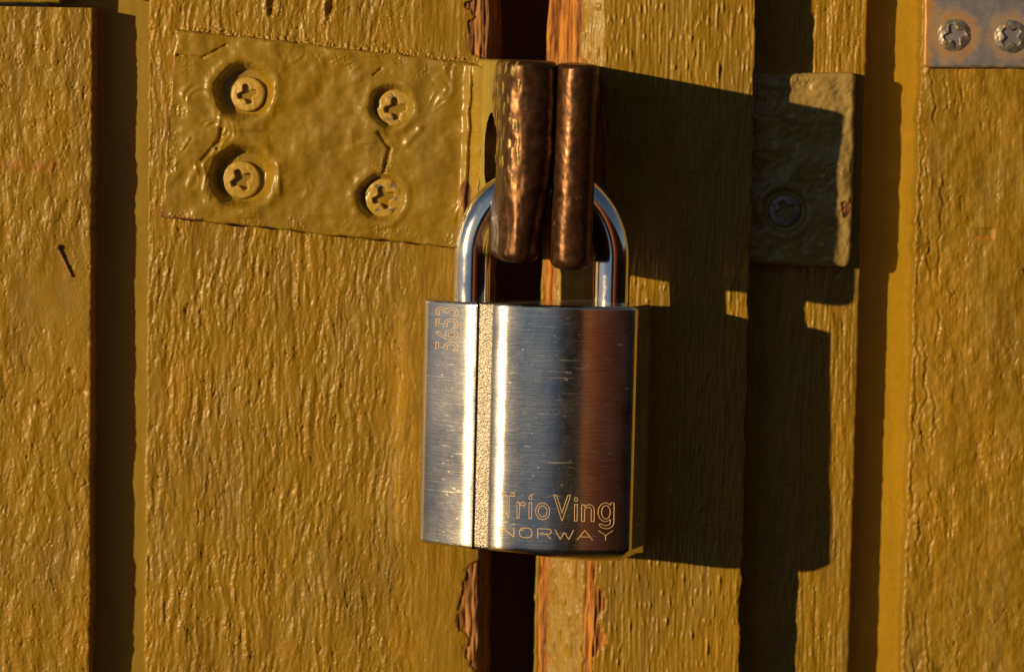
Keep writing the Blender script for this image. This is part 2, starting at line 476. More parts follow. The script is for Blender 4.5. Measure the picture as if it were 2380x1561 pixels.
def dispB(x, d, z, s):
    up = sm(zpx(140), zpx(60), z)
    a1 = crackle(x, z, 21, cell=9.2, lng=36, amp=2.3, slant=.04)
    a2 = crackle(x, z, 31, cell=7.4, lng=20, amp=1.9, slant=-.10)
    mixw = sm(-.25, .35, fbm(x / 190, z / 150, 25, 2) + .35 * sm(zpx(900), zpx(600), z))
    h = a1 * (1 - mixw) + a2 * mixw
    h = h + perlin(x / 3.4, z / 150, 37) * .45
    calm = sm(xB1 - 240, xB1 - 120, x) * .72
    calm = np.maximum(calm, .5 * sm(.15, .55, fbm(x / 80, z / 130, 27, 2)))
    h = h * (1 - calm) + perlin(x / 5, z / 110, 28) * .9 * calm + fbm(x / 130, z / 260, 29, 3) * 4
    # paint crumbs where the plate meets the board
    e0, e1 = at(407, 68), at(1138, 152)
    t = (x - e0[0]) / (e1[0] - e0[0]); yl = e0[1] + (e1[1] - e0[1]) * t
    gz = sm(20, 3, z - yl - 6 * perlin(x / 20, 0 * x, 34)) * sm(-8, 0, z - yl) * sm(0, .05, t)
    h = h + gz * (3 + 4.5 * perlin(x / 6, z / 5.5, 35))
    # knots at the top
    for (cx, cy) in ((632, 15), (768, 20)):
        X0, Z0 = at(cx, cy)
        q = ((x - X0) / 13) ** 2 + ((z - Z0) / 26) ** 2
        q = q + .5 * fbm(x / 12, z / 18, 36, 3); h = h - 11 * np.exp(-np.maximum(q, 0) * 2.2) + 2.5 * np.exp(-((np.sqrt(np.maximum(q, 0)) - 1.1) / .35) ** 2)
    # raw wood along the right edge, chipped
    e = xB1 - x
    wob = 18 * fbm(z / 55, z * 0 + .3, 41, 5) + 6 * perlin(x / 7, z / 34, 43) + 2 * perlin(x / 15, z / 12, 45)
    lim_b = 36 * sm(zpx(1275), zpx(1330), z) * sm(zpx(1560), zpx(1440), z) + 6
    lim_t = 46 * sm(zpx(150), zpx(120), z)
    lim = np.maximum(lim_b, lim_t) + wob * (sm(zpx(1240), zpx(1290), z) + sm(zpx(160), zpx(120), z) + .25)
    wear = sm(3, -3, e - lim)
    side = sm(-20, -45, d)
    wear = np.maximum(wear, side * .95)
    h = h * (1 - .6 * wear) - 4.5 * wear + wear * (perlin(x / 4, z / 90, 44) * 4 + perlin(x / 10, z / 40, 46) * 4)
    edge = sm(9, 0, np.abs(x - xB0)) * (perlin(z / 14, 0.5, 4) * 2.2 + 1)
    return h + edge, wear
B = board('wooden_board', [(xB0, -200), (xB0, 0), (xB1, 0), (xB1 + 30, -130), (xB1 + 32, -240)], 7, dispB, M_boardg,
          'wide crackled ochre board behind the four-screw plate, left of the padlock', 'board')

xS0 = atx(1243, 1400, -92); xS1 = atx(1360, 1400, -8)
def dispC(x, d, z, s):
    h = perlin(x / 5, z / 130, 51) * 1.1 + perlin((x + 4 * perlin(x / 30, z / 60, 55)) / 9, z / 60, 52) * 1.2
    rid = np.maximum(0, perlin(x / 6.5, z / 34, 53) - .34) * 8
    h = h + rid + fbm(x / 120, z / 240, 54, 3) * 3 + perlin(x / 3.2, z / 9, 56) * .35
    top = sm(zpx(185), zpx(120), z); bot = sm(zpx(1270), zpx(1310), z)
    wob = fbm(z / 60, z * 0 + .7, 57, 5) * 20 + perlin(x / 6, z / 34, 58) * 5 + perlin(x / 15, z / 12, 66) * 1.5
    lim_b = xS1 + 30 + wob + 12 * sm(zpx(1300), zpx(1420), z) * sm(zpx(1560), zpx(1480), z) - 6
    lim_t = atx(1352, 80) + wob * .5
    lim = lim_b * (1 - top) + lim_t * top
    w = sm(3, -3, x - lim)
    paint_strip = sm(xS0 + 26, xS0 + 34, x + 9 * fbm(z / 40, z * 0, 59, 4)) * sm(xS1 + 3, xS1 - 6, x + 4 * fbm(z / 30, z * 0, 60, 4))
    pale = sm(xS0 + 9, xS0 + 4, x + 2 * perlin(z / 40, z * 0, 3))
    wear = w * (1 - np.maximum(paint_strip, pale) * (1 - top))
    mid = sm(zpx(560), zpx(600), z) * 1.0
    right = sm(5, 0, xC1 - x + 3 * perlin(z / 20, 0, 61)) * sm(-.1, .3, perlin(z / 60, .2, 62)) * .8
    wear = np.maximum(wear, right)
    h = h * (1 - .3 * wear) - 4 * wear + wear * (perlin(x / 4, z / 120, 63) * 4.5 + perlin(x / 9, z / 60, 67) * 5)
    crackx = atx(1292, 80, -40)
    h = h - 9 * np.exp(-((x - crackx - 2 * perlin(z / 60, 0, 65)) / 2.6) ** 2) * top
    return h, wear
Cb = board('wooden_board', [(xS0 + 2, -260), (xS0, -80), (xS1, -8), (xS1 + 14, 0), (xC1, 0), (xC1 - 2, -118)], 5, dispC, M_board,
           'fine-grained ochre board right of the padlock carrying most of its shadow', 'board')

def dispE(x, d, z, s):
    h = crackle(x, z, 71, cell=9, lng=26, amp=1.7) * .8 + perlin(x / 6, z / 90, 72) * 1.6 + fbm(x / 100, z / 200, 73, 3) * 3
    nearE = sm(16, 4, xE1 - x)
    edge = sm(8, 0, np.abs(x - xE1)) * perlin(z / 22, .5, 74) * 1.6
    return h * (1 - .75 * nearE) + edge, sm(3, 0, np.abs(x - xE1)) * sm(.1, .4, perlin(z / 40, .3, 75)) * .6
E_ = board('wooden_board', [(xC1 - 160, -190), (xC1 - 160, -121), (xE1, -121), (xE1 - 2, -200)], 6, dispE, M_board,
           'narrow set-back ochre board behind the single-screw painted plate', 'board')

def dispF(x, d, z, s):
    e = x - xF0
    h = fbm(x / 34, z / 46, 81, 4) * 2.4 + perlin(x / 6, z / 60, 82) * .7 + fbm(x / 120, z / 200, 83, 3) * 3.5
    zw = 9 * fbm(z / 70, z * 0 + .1, 84, 4)
    for k, (ex, am) in enumerate(((13, 1.7), (34, 2.2), (60, 1.8), (97, 1.3))):
        wv = 9 * fbm(z / 60, z * 0 + k * 3.3, 85 + k, 6) + 3.5 * np.round(2 * perlin(z / 22, k * 1.7 + 0 * z, 91 + k)) / 2
        on = sm(-.25, .1, perlin(z / 130, k * 5.1, 95 + k)) * (1 if k < 3 else sm(zpx(500), zpx(300), z))
        h = h - am * np.exp(-((e - ex - wv) / 2.4) ** 2) * on + .5 * am * np.exp(-((e - ex + 7 - wv) / 4) ** 2) * on
    h = h + crackle(x, z, 98, cell=14, lng=40, amp=2.2) * sm(70, 10, e) * sm(.0, .4, perlin(z / 140, 2.2, 99))
    h = h + crackle(x, z, 101, cell=22, lng=26, amp=2.0) * sm(-.1, .4, fbm(x / 100, z / 120, 103, 2)) * .9
    # a gouged chip
    X0, Z0 = at(2275, 543, -95); X1, _ = at(2308, 540, -95)
    g = sm(-70, -52, x - X1) * sm(4, -1, x - X1) * sm(15, 11, np.abs(z - Z0))
    h = h - 6 * g * sm(-60, 0, x - X1)
    wear = g * sm(0, -8, z - Z0 + 2) * .85
    edge = sm(9, 0, np.abs(e)) * (perlin(z / 13, .5, 104) * 2.6 + .6)
    return h + edge, wear
F_ = board('wooden_board', [(xF0 + 1, -203), (xF0, -95), (3600, -95), (3600, -200)], 6, dispF, M_board,
           'smooth ochre board at the far right under the bare metal plate', 'board')

def flat_disp(seed, amp=.8):
    def f(x, d, z, s):
        h = fbm(x / 60, z / 160, seed, 3) * amp
        wear = sm(.74, .84, perlin(x / 22, z / 26, seed + 7)) * .3
        return h, wear
    return f
board('recessed_board', [(xA - 120, -95), (xA - 120, -79), (xB0 + 90, -79), (xB0 + 90, -95)], 2, flat_disp(110), M_strip2,
      'smooth shaded strip set back in the gap left of the crackled board', 'board', step=4, zst=5)
board('recessed_board', [(xE1 - 60, -205), (xE1 - 60, -185), (xF0 + 70, -185), (xF0 + 70, -205)], 2, flat_disp(120), M_strip,
      'bright yellow strip set back in the gap beside the far right board', 'board', step=4, zst=5)
board('recessed_board', [(xB1 - 60, -300), (xB1 - 60, -262), (xS0 + 100, -262), (xS0 + 100, -300)], 2, flat_disp(130), M_dark,
      'dark bare board at the bottom of the gap behind the padlock', 'board', step=6, zst=8)

# ------------------------------------------------------------------ metal plates
def plate_mesh(name, TL, TR, BR, BL, base, hfun, mat, parent, step=2.2, floor=-3, rough_edge=2.0, seed=1, edge_r=6.0, corner=0, over=0.0):
    TL, TR, BR, BL = [np.array(p, float) for p in (TL, TR, BR, BL)]
    nu = int(np.linalg.norm(TR - TL) / step); nv = int(np.linalg.norm(BL - TL) / step)
    u, v = np.meshgrid(np.linspace(0, 1, nu), np.linspace(0, 1, nv))
    wu, wv = np.linalg.norm(TR - TL), np.linalg.norm(BL - TL)
    eu = rough_edge * fbm(v * wv / 45, v * 0 + .2, seed, 4); ev = rough_edge * fbm(u * wu / 45, u * 0 + .7, seed + 1, 4)
    if corner:
        # round the outline: pull the ends of each row in
        cv = np.minimum(v, 1 - v) * wv
        t = np.clip(1 - cv / corner, 0, 1); pull = corner * (1 - np.sqrt(np.maximum(0, 1 - t * t)))
    else: pull = 0 * v
    uu = (u - .5) * (1 - 2 * pull / wu) + .5 + (eu / wu)
    vv = v + ev / wv
    P = (TL[None, None] * ((1 - uu) * (1 - vv))[..., None] + TR[None, None] * (uu * (1 - vv))[..., None]
         + BR[None, None] * (uu * vv)[..., None] + BL[None, None] * ((1 - uu) * vv)[..., None])
    px, py = P[..., 0], P[..., 1]
    eu_d = np.minimum(u, 1 - u) * wu; ev_d = np.minimum(v, 1 - v) * wv
    ed = np.minimum(eu_d, ev_d)
    h, wear = hfun(px, py, u * wu, v * wv, ed)
    rnd = np.sqrt(np.clip(1 - (1 - np.clip(ed / edge_r, 0, 1)) ** 2, 0, 1))
    top = base - edge_r * .8 * (1 - rnd) + h * sm(0, edge_r, ed)
    x, z = at(px, py, base)
    V = [W3(x, top, z)]
    nr, nc = x.shape
    Q = [grid_quads(nr, nc)[:, ::-1]]
    idx = np.arange(nr * nc).reshape(nr, nc)
    ring = np.concatenate([idx[0, :-1], idx[:-1, -1], idx[-1, :0:-1], idx[:0:-1, 0]])
    n0 = nr * nc
    bx, bz = x.ravel()[ring], z.ravel()[ring]
    V.append(W3(bx, np.full_like(bx, floor), bz))
    k = np.arange(len(ring)); k2 = (k + 1) % len(ring)
    Q.append(np.stack([ring[k], ring[k2], n0 + k2, n0 + k], -1))
    V = np.concatenate(V); Q = np.concatenate(Q)
    wear = np.concatenate([wear.ravel(), wear.ravel()[ring]])
    me = mesh(name, rel(V, parent) if parent is not None else V, Q, mat, {'wear': wear})
    return me

def screw(parent, px, py, d, r, ang, mat, seed, wearlim=.6, tilt=(0, 0), label=None, dome=5.0):
    nr_, na = 26, 72
    rr = np.concatenate([[0.0], np.linspace(.04, 1, nr_)])
    a = np.linspace(0, 2 * math.pi, na, endpoint=False)
    R, Aa = np.meshgrid(rr, a, indexing='ij')
    X, Z = R * r * np.cos(Aa), R * r * np.sin(Aa)
    c, s = math.cos(ang), math.sin(ang)
    p, q = np.abs(X * c + Z * s) / r, np.abs(-X * s + Z * c) / r
    arm = lambda l, w: sm(.05, -.03, w - (.25 - .15 * l / .58)) * sm(.06, -.02, l - .54)
    cross = np.maximum(np.maximum(arm(p, q), arm(q, p)), sm(.26, .18, np.hypot(p, q)))
    h = dome * (1 - R ** 2) - cross * (24 - 8 * np.hypot(p, q)) - 4.5 * sm(.93, 1.0, R)
    n = fbm(X / 14, Z / 14, seed, 4)
    h = h + n * .9
    wear = sm(wearlim - .1, wearlim + .1, fbm(X / 17 + seed, Z / 17, seed + 2, 4) + .35 * R + .2 * (X / r))
    h = h - wear * 1.2
    x0, z0 = at(px, py, d)
    D = d + h + X * tilt[0] + Z * tilt[1]
    V = [W3(x0 + X, D, z0 + Z)]
    Q = grid_quads(len(rr), na, True)
    base = (len(rr) - 1) * na
    n0 = len(rr) * na
    V.append(W3(x0 + X[-1] * .96, np.full(na, d - 26.0), z0 + Z[-1] * .96))
    k = np.arange(na); k2 = (k + 1) % na
    Q = np.concatenate([Q, np.stack([base + k, base + k2, n0 + k2, n0 + k], -1)])
    wv = np.concatenate([wear.ravel(), wear[-1]])
    me = mesh('screw', rel(np.concatenate(V), parent), Q[:, ::-1][:, ::-1], mat, {'wear': wv})
    o = link('screw', me, parent)
    if label: o['label'] = label
    return o

# ---- the hasp: painted plate with four countersunk screws and a worn staple loop
LX, LZ = at(760, 330, 0)
hasp = root('hasp', float(LX), 0, float(LZ))
tag(hasp, 'tilted paint-covered metal hasp with four screws and a worn brown loop', 'hasp')
HOLES = [(566, 213, 70), (908, 247, 52), (560, 411, 76), (884, 459, 56)]
def h_hasp(px, py, us, vs, ed):
    h = fbm(px / 85, py / 85, 201, 2) * 5.0 + fbm(px / 36, py / 36, 203, 2) * 1.8 + perlin(px / 14, py / 14, 204) * .3 + perlin(px / 7, py / 7, 205) * .12
    # runs and wrinkles of thick paint
    wr = perlin((px + py * .5) / 34 + 1.5 * perlin(px / 60, py / 60, 211), (py - px * .3) / 80, 207)
    h = h + 2.2 * np.exp(-(wr / .30) ** 2) * sm(.1, .5, perlin(px / 110, py / 90, 209))
    n = perlin(px / 62 + .7 * perlin(px / 22, py / 22, 213), py / 75, 215)
    crk = np.exp(-(n / .022) ** 2) * sm(.12, .3, perlin(px / 70, py / 60, 217))
    h = h - 0.0 * crk
    gran = sm(.1, .35, perlin(px / 60, py / 40, 219)) * sm(60, 20, np.minimum(ed, 999))
    h = h + gran * perlin(px / 5.5, py / 5.5, 221) * 2.0
    for i, (cx, cy, rr) in enumerate(HOLES):
        dx, dy = px - cx, py - cy
        th = np.arctan2(dy, dx)
        ro = np.hypot(dx, dy) + 3 * perlin(th * 1.5 + i * 7, th * 0, 230 + i) + 1.2 * perlin(px / 9, py / 9, 240 + i)
        bowl = sm(rr + 2, rr * .70, ro)
        h = h * (1 - .75 * bowl) - (33, 25, 35, 23)[i] * bowl + 3.6 * np.exp(-((ro - rr * 1.14) / 11) ** 2)
    # a paint bridge between the left and the right pair of holes
    for (x0, y0, x1, y1, w, dp) in ((515, 300, 505, 345, 3.5, 9), (505, 330, 470, 372, 3.5, 8), (880, 310, 905, 345, 4, 9), (905, 345, 893, 400, 4, 8), (412, 128, 470, 135, 2.2, 6), (470, 135, 525, 105, 2.2, 5), (868, 175, 885, 160, 2.2, 5), (425, 345, 440, 322, 3, -4), (440, 425, 458, 390, 9, -4), (945, 335, 975, 300, 8, -4), (560, 300, 612, 300, 7, -3), (646, 385, 650, 450, 6, -3), (770, 205, 835, 180, 12, -2.5)):
        L = math.hypot(x1 - x0, y1 - y0); ax, ay = (x1 - x0) / L, (y1 - y0) / L
        t = np.clip(((px - x0) * ax + (py - y0) * ay) / L, 0, 1)
        dd = np.hypot(px - x0 - t * L * ax, py - y0 - t * L * ay) + 1.0 * perlin(px / 12, py / 12, 251)
        h = h - dp * np.exp(-(dd / w) ** 2)
    for (cx, cy) in ((890, 385), (895, 392), (985, 165), (925, 140)):
        g = np.exp(-(((px - cx) / 16) ** 2 + ((py - cy) / 13) ** 2))
        h = h + g * perlin(px / 4.2, py / 4.2, 253) * 4
    # the sheet bends towards the viewer at its right end
    bend = sm(1062, 1150, px)
    h = h + 70 * bend ** 1.6
    lift = np.exp(-((px - (1092 - (py - 150) * .045) - 3 * perlin(py / 40, 0 * py, 255)) / 7) ** 2)
    h = h + 7 * lift - 7 * np.exp(-((px - (1101 - (py - 150) * .045) - 3 * perlin(py / 40, 0 * py, 255)) / 2.6) ** 2) * sm(160, 200, py)
    botd = (505 + (px - 373) * .1056) - py
    wear = sm(7, 2, ed) * sm(.08, .25, fbm(px / 55, py / 45, 257, 3)) * sm(640, 420, px)
    wear = np.maximum(wear, sm(9, 4, botd + 5 * perlin(px / 16, 0 * px, 262)) * sm(-.05, .2, fbm(px / 40, 0 * px + .4, 263, 3)) * sm(800, 480, px))
    spot = np.exp(-(((px - 378) / 10) ** 2 + ((py - 497) / 9) ** 2))
    wear = np.maximum(wear, sm(.4, .7, spot + .3 * perlin(px / 8, py / 8, 259)))
    pl = np.exp(-(((px - 1083) / 15) ** 2 + ((py - 455) / 42) ** 2))
    wear = np.maximum(wear, sm(.45, .6, pl + .25 * perlin(px / 9, py / 30, 261)))
    h = h - 4 * sm(.4, .6, pl)
    return h, wear
me = plate_mesh('plate', (407, 68), (1138, 152), (1112, 583), (373, 505), 40, h_hasp, M_plate, hasp, rough_edge=3.0, seed=301, edge_r=7)
link('plate', me, hasp)
screw(hasp, 575, 219, 18, 40, .25, M_screw, 401, 1.3, (.14, -.10))
screw(hasp, 919, 253, 23, 44, .10, M_screw, 405, .80, (.02, 0))
screw(hasp, 561, 418, 15, 44, .45, M_screw, 409, 1.2, (.03, .02))
screw(hasp, 892, 460, 24, 45, .30, M_screw, 413, .72, (.02, .02))

def loop_mesh(name, plan, z0, z1, r_end, mat, parent, dispf, step=2.6, bot_r=16.0, skip=None, shear=None):
    """closed plan loop of (x, d) extruded in z with rounded ends"""
    P = np.array(plan, float)
    P = np.concatenate([P, P[:1]])
    seg = np.linalg.norm(np.diff(P, axis=0), axis=1); s = np.concatenate([[0], np.cumsum(seg)])
    n = int(s[-1] / step); q = np.linspace(0, s[-1], n, endpoint=False)
    X = np.interp(q, s, P[:, 0]); D = np.interp(q, s, P[:, 1])
    for _ in range(6):
        X = (np.roll(X, 1) + 2 * X + np.roll(X, -1)) / 4; D = (np.roll(D, 1) + 2 * D + np.roll(D, -1)) / 4
    tx, td = np.roll(X, -1) - np.roll(X, 1), np.roll(D, -1) - np.roll(D, 1)
    L = np.hypot(tx, td) + 1e-9; nx, ndd = td / L, -tx / L
    area = .5 * np.sum(X * np.roll(D, -1) - np.roll(X, -1) * D)
    if area < 0: nx, ndd = -nx, -ndd
    rows = []
    for t in np.linspace(0, 1, 8)[:-1]: rows.append((z0 + bot_r * (1 - math.cos(t * math.pi / 2)), -bot_r * (1 - math.sin(t * math.pi / 2))))
    for z in np.arange(z0 + bot_r, z1 - r_end, step): rows.append((z, 0))
    for t in np.linspace(0, 1, 8): rows.append((z1 - r_end * (1 - math.sin(t * math.pi / 2)), -r_end * (1 - math.cos(t * math.pi / 2))))
    zz = np.array([r[0] for r in rows]); off = np.array([r[1] for r in rows])
    Xg = X[None, :] + nx[None, :] * off[:, None]; Dg = D[None, :] + ndd[None, :] * off[:, None]
    Zg = np.repeat(zz[:, None], n, 1)
    h, wear = dispf(Xg, Dg, Zg)
    Xg = Xg + nx[None, :] * h; Dg = Dg + ndd[None, :] * h
    if shear is not None: Xg = Xg + shear(Xg, Dg, Zg)
    V = W3(Xg, Dg, Zg)
    Q = grid_quads(len(zz), n, True)
    if skip is not None:
        c = V[Q].mean(1) / U
        Q = Q[~skip(c[:, 0], -c[:, 1], c[:, 2])]
    if area < 0: Q = Q[:, ::-1]
    caps = [list(range(n))[::-1], [(len(zz) - 1) * n + j for j in range(n)]]
    if area < 0: caps = [c[::-1] for c in caps]
    return mesh(name, rel(V, parent), Q, mat, {'wear': wear.ravel()}, ngons=caps)

# left loop (part of the hasp)
DH = 425.0
def arcpts(cx, cd, rx, rd, a0, a1, n=14):
    return [(cx + rx * math.cos(rad(a)), cd + rd * math.sin(rad(a))) for a in np.linspace(a0, a1, n)]
zt_l, zb_l = atz(1215, 142, DH - 20), atz(1205, 611, DH - 20)
xl0, xl1 = atx(1150, 300, 300), atx(1289, 300, 300)
xw = atx(1110, 300, 40)
planL = [(xw - 4, 10), (xw, 40), (xl0 - 14, 150), (xl0, 260)] + arcpts((xl0 + xl1) / 2 + 8, DH - 62, (xl1 - xl0) / 2 - 5, 62, 172, 0) + [(xl1 - 8, 200), (xl1 - 30, 10)]
zsl0, zsl1 = atz(1150, 262, 230), atz(1150, 470, 230)
def d_loopL(x, d, z):
    h = fbm(x / 60 + d / 60, z / 75, 501, 2) * 2.2 + perlin(d / 12 + x / 12, z / 20, 503) * .35
    lim = 205 + 55 * sm(zb_l + 250, zt_l, z) + 40 * fbm(z / 90, d / 60, 505, 4)
    left = sm(8, -8, x - (xl0 + 55))
    paint = sm(14, -14, d - lim + 30 * perlin(d / 5, z / 60, 507)) * left
    flakes = sm(.34, .42, perlin(d / 10 + x / 10, z / 40, 509) + .10 * perlin(x / 4, z / 5, 513)) * left * sm(zb_l + 130, zb_l + 240, z)
    paint = np.maximum(paint, flakes)
    return h + paint * 1.5, 1 - paint
def sh_l(x, d, z):
    t = np.clip((zt_l - z) / (zt_l - zb_l), 0, 1)
    return -26 * sm(.35, 1, t) * sm(xl0 + 30, xl1, x) - 5 * sm(.6, 1, t) * sm(120, 300, d) + 9 * (1 - t) * 0
def slot(x, d, z):
    cz = (zsl0 + zsl1) / 2; hz_ = abs(zsl0 - zsl1) / 2
    return (x < xl0 + 22) & (((d - 205) / 88) ** 2 + (np.abs(z - cz) / hz_) ** 2.6 < 1)
me = loop_mesh('loop', planL, zb_l, zt_l, 12, M_loop, hasp, d_loopL, bot_r=20, skip=slot, shear=sh_l)
lo_ = link('loop', me, hasp)

# right staple
zt_r, zb_r = atz(1338, 150, DH - 10), atz(1335, 628, DH - 10)
xr0, xr1 = atx(1291, 300, 330), atx(1388, 300, 330)
staple = root('staple', (xr0 + xr1) / 2, 0, zb_r)
tag(staple, 'worn brown rounded metal staple right of the hasp loop, above the padlock', 'staple')
planR = [(xr0 + 18, -60), (xr0 + 3, 120), (xr0, 270)] + arcpts((xr0 + xr1) / 2, DH - 48, (xr1 - xr0) / 2, 48, 178, 2) + [(xr1 - 3, 270), (xr1 - 8, 120), (xr1 - 24, -60)]
def d_loopR(x, d, z):
    h = fbm(x / 60 + d / 60, z / 90, 521, 2) * 1.3 + perlin(d / 11 + x / 11, z / 13, 523) * .35
    fl = sm(.78, .86, perlin(x / 9, z / 30, 529)) * .5
    return h, 1 - fl
def sh_r(x, d, z):
    t = np.clip((zt_r - z) / (zt_r - zb_r), 0, 1)
    return -8 * t + 0 * x
me = loop_mesh('loop', planR, zb_r, zt_r, 12, M_loop, staple, d_loopR, bot_r=22, shear=sh_r)
link('loop', me, staple)

# ---- painted plate with one screw on the set-back board
EX, EZ = at(1865, 395, -100)
strike = root('painted_plate', float(EX), -115, float(EZ))
tag(strike, 'painted metal plate with a single screw, mostly in shadow at right', 'plate')
def h_strike(px, py, us, vs, ed):
    h = fbm(px / 60, py / 60, 601, 3) * 5 + fbm(px / 24, py / 24, 603, 3) * 1.6
    g = sm(0, .3, perlin(px / 60, py / 40, 605)) * sm(250, 200, py)
    h = h + g * perlin(px / 5.5, py / 6, 607) * 2.4
    n = perlin(px / 62 + .7 * perlin(px / 22, py / 22, 609), py / 75, 611)
    h = h - 5 * np.exp(-(n / .025) ** 2) * sm(.3, .5, perlin(px / 60, py / 60, 613))
    ro = np.hypot(px - 1824, py - 490)
    h = h * (1 - sm(60, 46, ro) * .8) - 11 * sm(54, 44, ro) + 3 * np.exp(-((ro - 62) / 8) ** 2)
    ch = np.exp(-(((px - 1967) / 14) ** 2 + ((py - 487) / 24) ** 2)) + .25 * perlin(px / 7, py / 9, 615)
    w = sm(.5, .6, ch)
    return h - 4 * w, w
me = plate_mesh('plate', (1700, 172), (1990, 168), (1978, 622), (1690, 612), -78, h_strike, M_khaki, strike, floor=-125, rough_edge=2.2, seed=621, edge_r=15, corner=18)
link('plate', me, strike)
screw(strike, 1824, 490, -82, 39, .35, M_zscrew, 631, -.15, (0, 0))

# ---- bare metal plate at the top right
RX, RZ = at(2300, 60, 20)
zplate = root('metal_plate', float(RX), -95, float(RZ))
tag(zplate, 'bare grey metal plate stained ochre, two cross-head screws, in the top right corner', 'plate')
def h_z(px, py, us, vs, ed):
    h = fbm(px / 90, py / 90, 701, 2) * 1.0
    w = sm(30, 8, us + 12 * fbm(py / 30, py * 0, 703, 3))
    w = np.maximum(w, sm(30, 2, np.abs(np.hypot(px - 2218, py - 82) - 44 + 8 * perlin(px / 20, py / 20, 705))) * .8)
    w = np.maximum(w, sm(24, 2, np.abs(np.hypot(px - 2350, py - 85) - 44 + 8 * perlin(px / 20, py / 20, 707))) * .55)
    w = np.maximum(w, sm(-.1, .7, fbm(px / 50, py / 40, 709, 3)) * sm(2240, 2165, px) * .8)
    w = np.maximum(w, sm(12, 4, ed) * sm(-.3, .5, perlin(px / 30, py / 30, 711)) * .6)
    return h, w
me = plate_mesh('plate', (2152, -330), (2760, -322), (2755, 160), (2147, 157), -76, h_z, M_zinc, zplate, floor=-99, rough_edge=.8, seed=721, edge_r=7, corner=6)
link('plate', me, zplate)
screw(zplate, 2218, 82, -76, 42, .30, M_zscrew, 731, -.05, (0, 0), dome=9)
screw(zplate, 2350, 86, -76, 42, .80, M_zscrew, 735, -.35, (0, 0), dome=9)

# ---- hinge above the far left board, only its lower edge in frame
HX, HZ = at(60, -120, 20)
hng = root('hinge_plate', float(HX), 0, float(HZ))
tag(hng, 'dark lower edge of a painted metal plate above the far left board', 'plate')
def h_h(px, py, us, vs, ed): return fbm(px / 60, py / 60, 741, 3) * 2, 0 * px
me = plate_mesh('plate', (-420, -300), (141, -300), (141, 7), (-420, 2), 22, h_h, M_plate, hng, floor=-8, rough_edge=1.0, seed=743, edge_r=6)
link('plate', me, hng)
zbar = atz(240, 6, 30)
barrel = [(xA + 8 + 26 * math.cos(a), 24 + 26 * math.sin(a)) for a in np.linspace(0, 2 * math.pi, 40, endpoint=False)]
me = loop_mesh('knuckle', barrel, zbar + 28, zbar + 330, 3, M_plate, hng, lambda x, d, z: (fbm(x / 30, z / 40, 745, 2), 0 * x), bot_r=3, step=4)
link('knuckle', me, hng)

# ---- rusty nail lying in the paint of the left board
def tube(path, r, n=10, rfun=None):
    path = np.array(path, float); T = np.gradient(path, axis=0); T /= np.linalg.norm(T, axis=1)[:, None]
    ref = np.array([0.0, 1.0, 0.0])
    N = np.cross(T, ref); N /= np.linalg.norm(N, axis=1)[:, None] + 1e-9
    Bn = np.cross(T, N)
    a = np.linspace(0, 2 * math.pi, n, endpoint=False)
    rr = np.full(len(path), r) if rfun is None else np.array([rfun(t) for t in np.linspace(0, 1, len(path))]) * r
    V = path[:, None, :] + rr[:, None, None] * (np.cos(a)[None, :, None] * N[:, None, :] + np.sin(a)[None, :, None] * Bn[:, None, :])
    k = len(path)
    return V.reshape(-1, 3), grid_quads(k, n, True), [list(range(n))[::-1], [(k - 1) * n + j for j in range(n)]]
n0 = at(131, 571, 6); n1 = at(166, 642, 4)
pth = [(n0[0] + (n1[0] - n0[0]) * t, -(3.6 - 1.5 * t + .8 * math.sin(9 * t)), n0[1] + (n1[1] - n0[1]) * t) for t in np.linspace(0, 1, 24)]
V, Q, ng = tube(pth, 3.7, 10, lambda t: (1.9 if t < .09 else 1.0) * (1 + .12 * math.sin(40 * t)) * (1 - .25 * t))
me = mesh('nail', V * U - np.array([n0[0], 0, n0[1]])[None] * U, Q, M_rust, ngons=ng)
nail = link('nail', me); nail.location = (float(n0[0]) * U, 0, float(n0[1]) * U)
tag(nail, 'small rusty nail slanting across the far left board', 'nail')

# ------------------------------------------------------------------ padlock
LS = .970                                                  # picture units -> working units at the padlock's depth
D0 = 170.0                                                 # shackle plane in front of the boards
lx0, lz0 = [float(v) for v in at(1250, 706, D0 + 60)]
TILT = rad(1.3)
LROLL = rad(0.3)
lock = root('padlock', lx0, D0, lz0)
tag(lock, 'closed brushed steel padlock with engraved lettering hanging from the hasp', 'padlock')
def lockW(x, d, z):
    """padlock coordinates (x right of 1250, d forward of the shackle plane, z up from the body top) -> metres"""
    x, d, z = [np.asarray(v, float) * LS for v in np.broadcast_arrays(x, d, z)]
    d2 = d * math.cos(TILT) - z * math.sin(TILT)
    z2 = z * math.cos(TILT) + d * math.sin(TILT)
    x3 = x * math.cos(LROLL) + z2 * math.sin(LROLL); z3 = z2 * math.cos(LROLL) - x * math.sin(LROLL)
    return W3(lx0 + x3, D0 + d2, lz0 + z3)
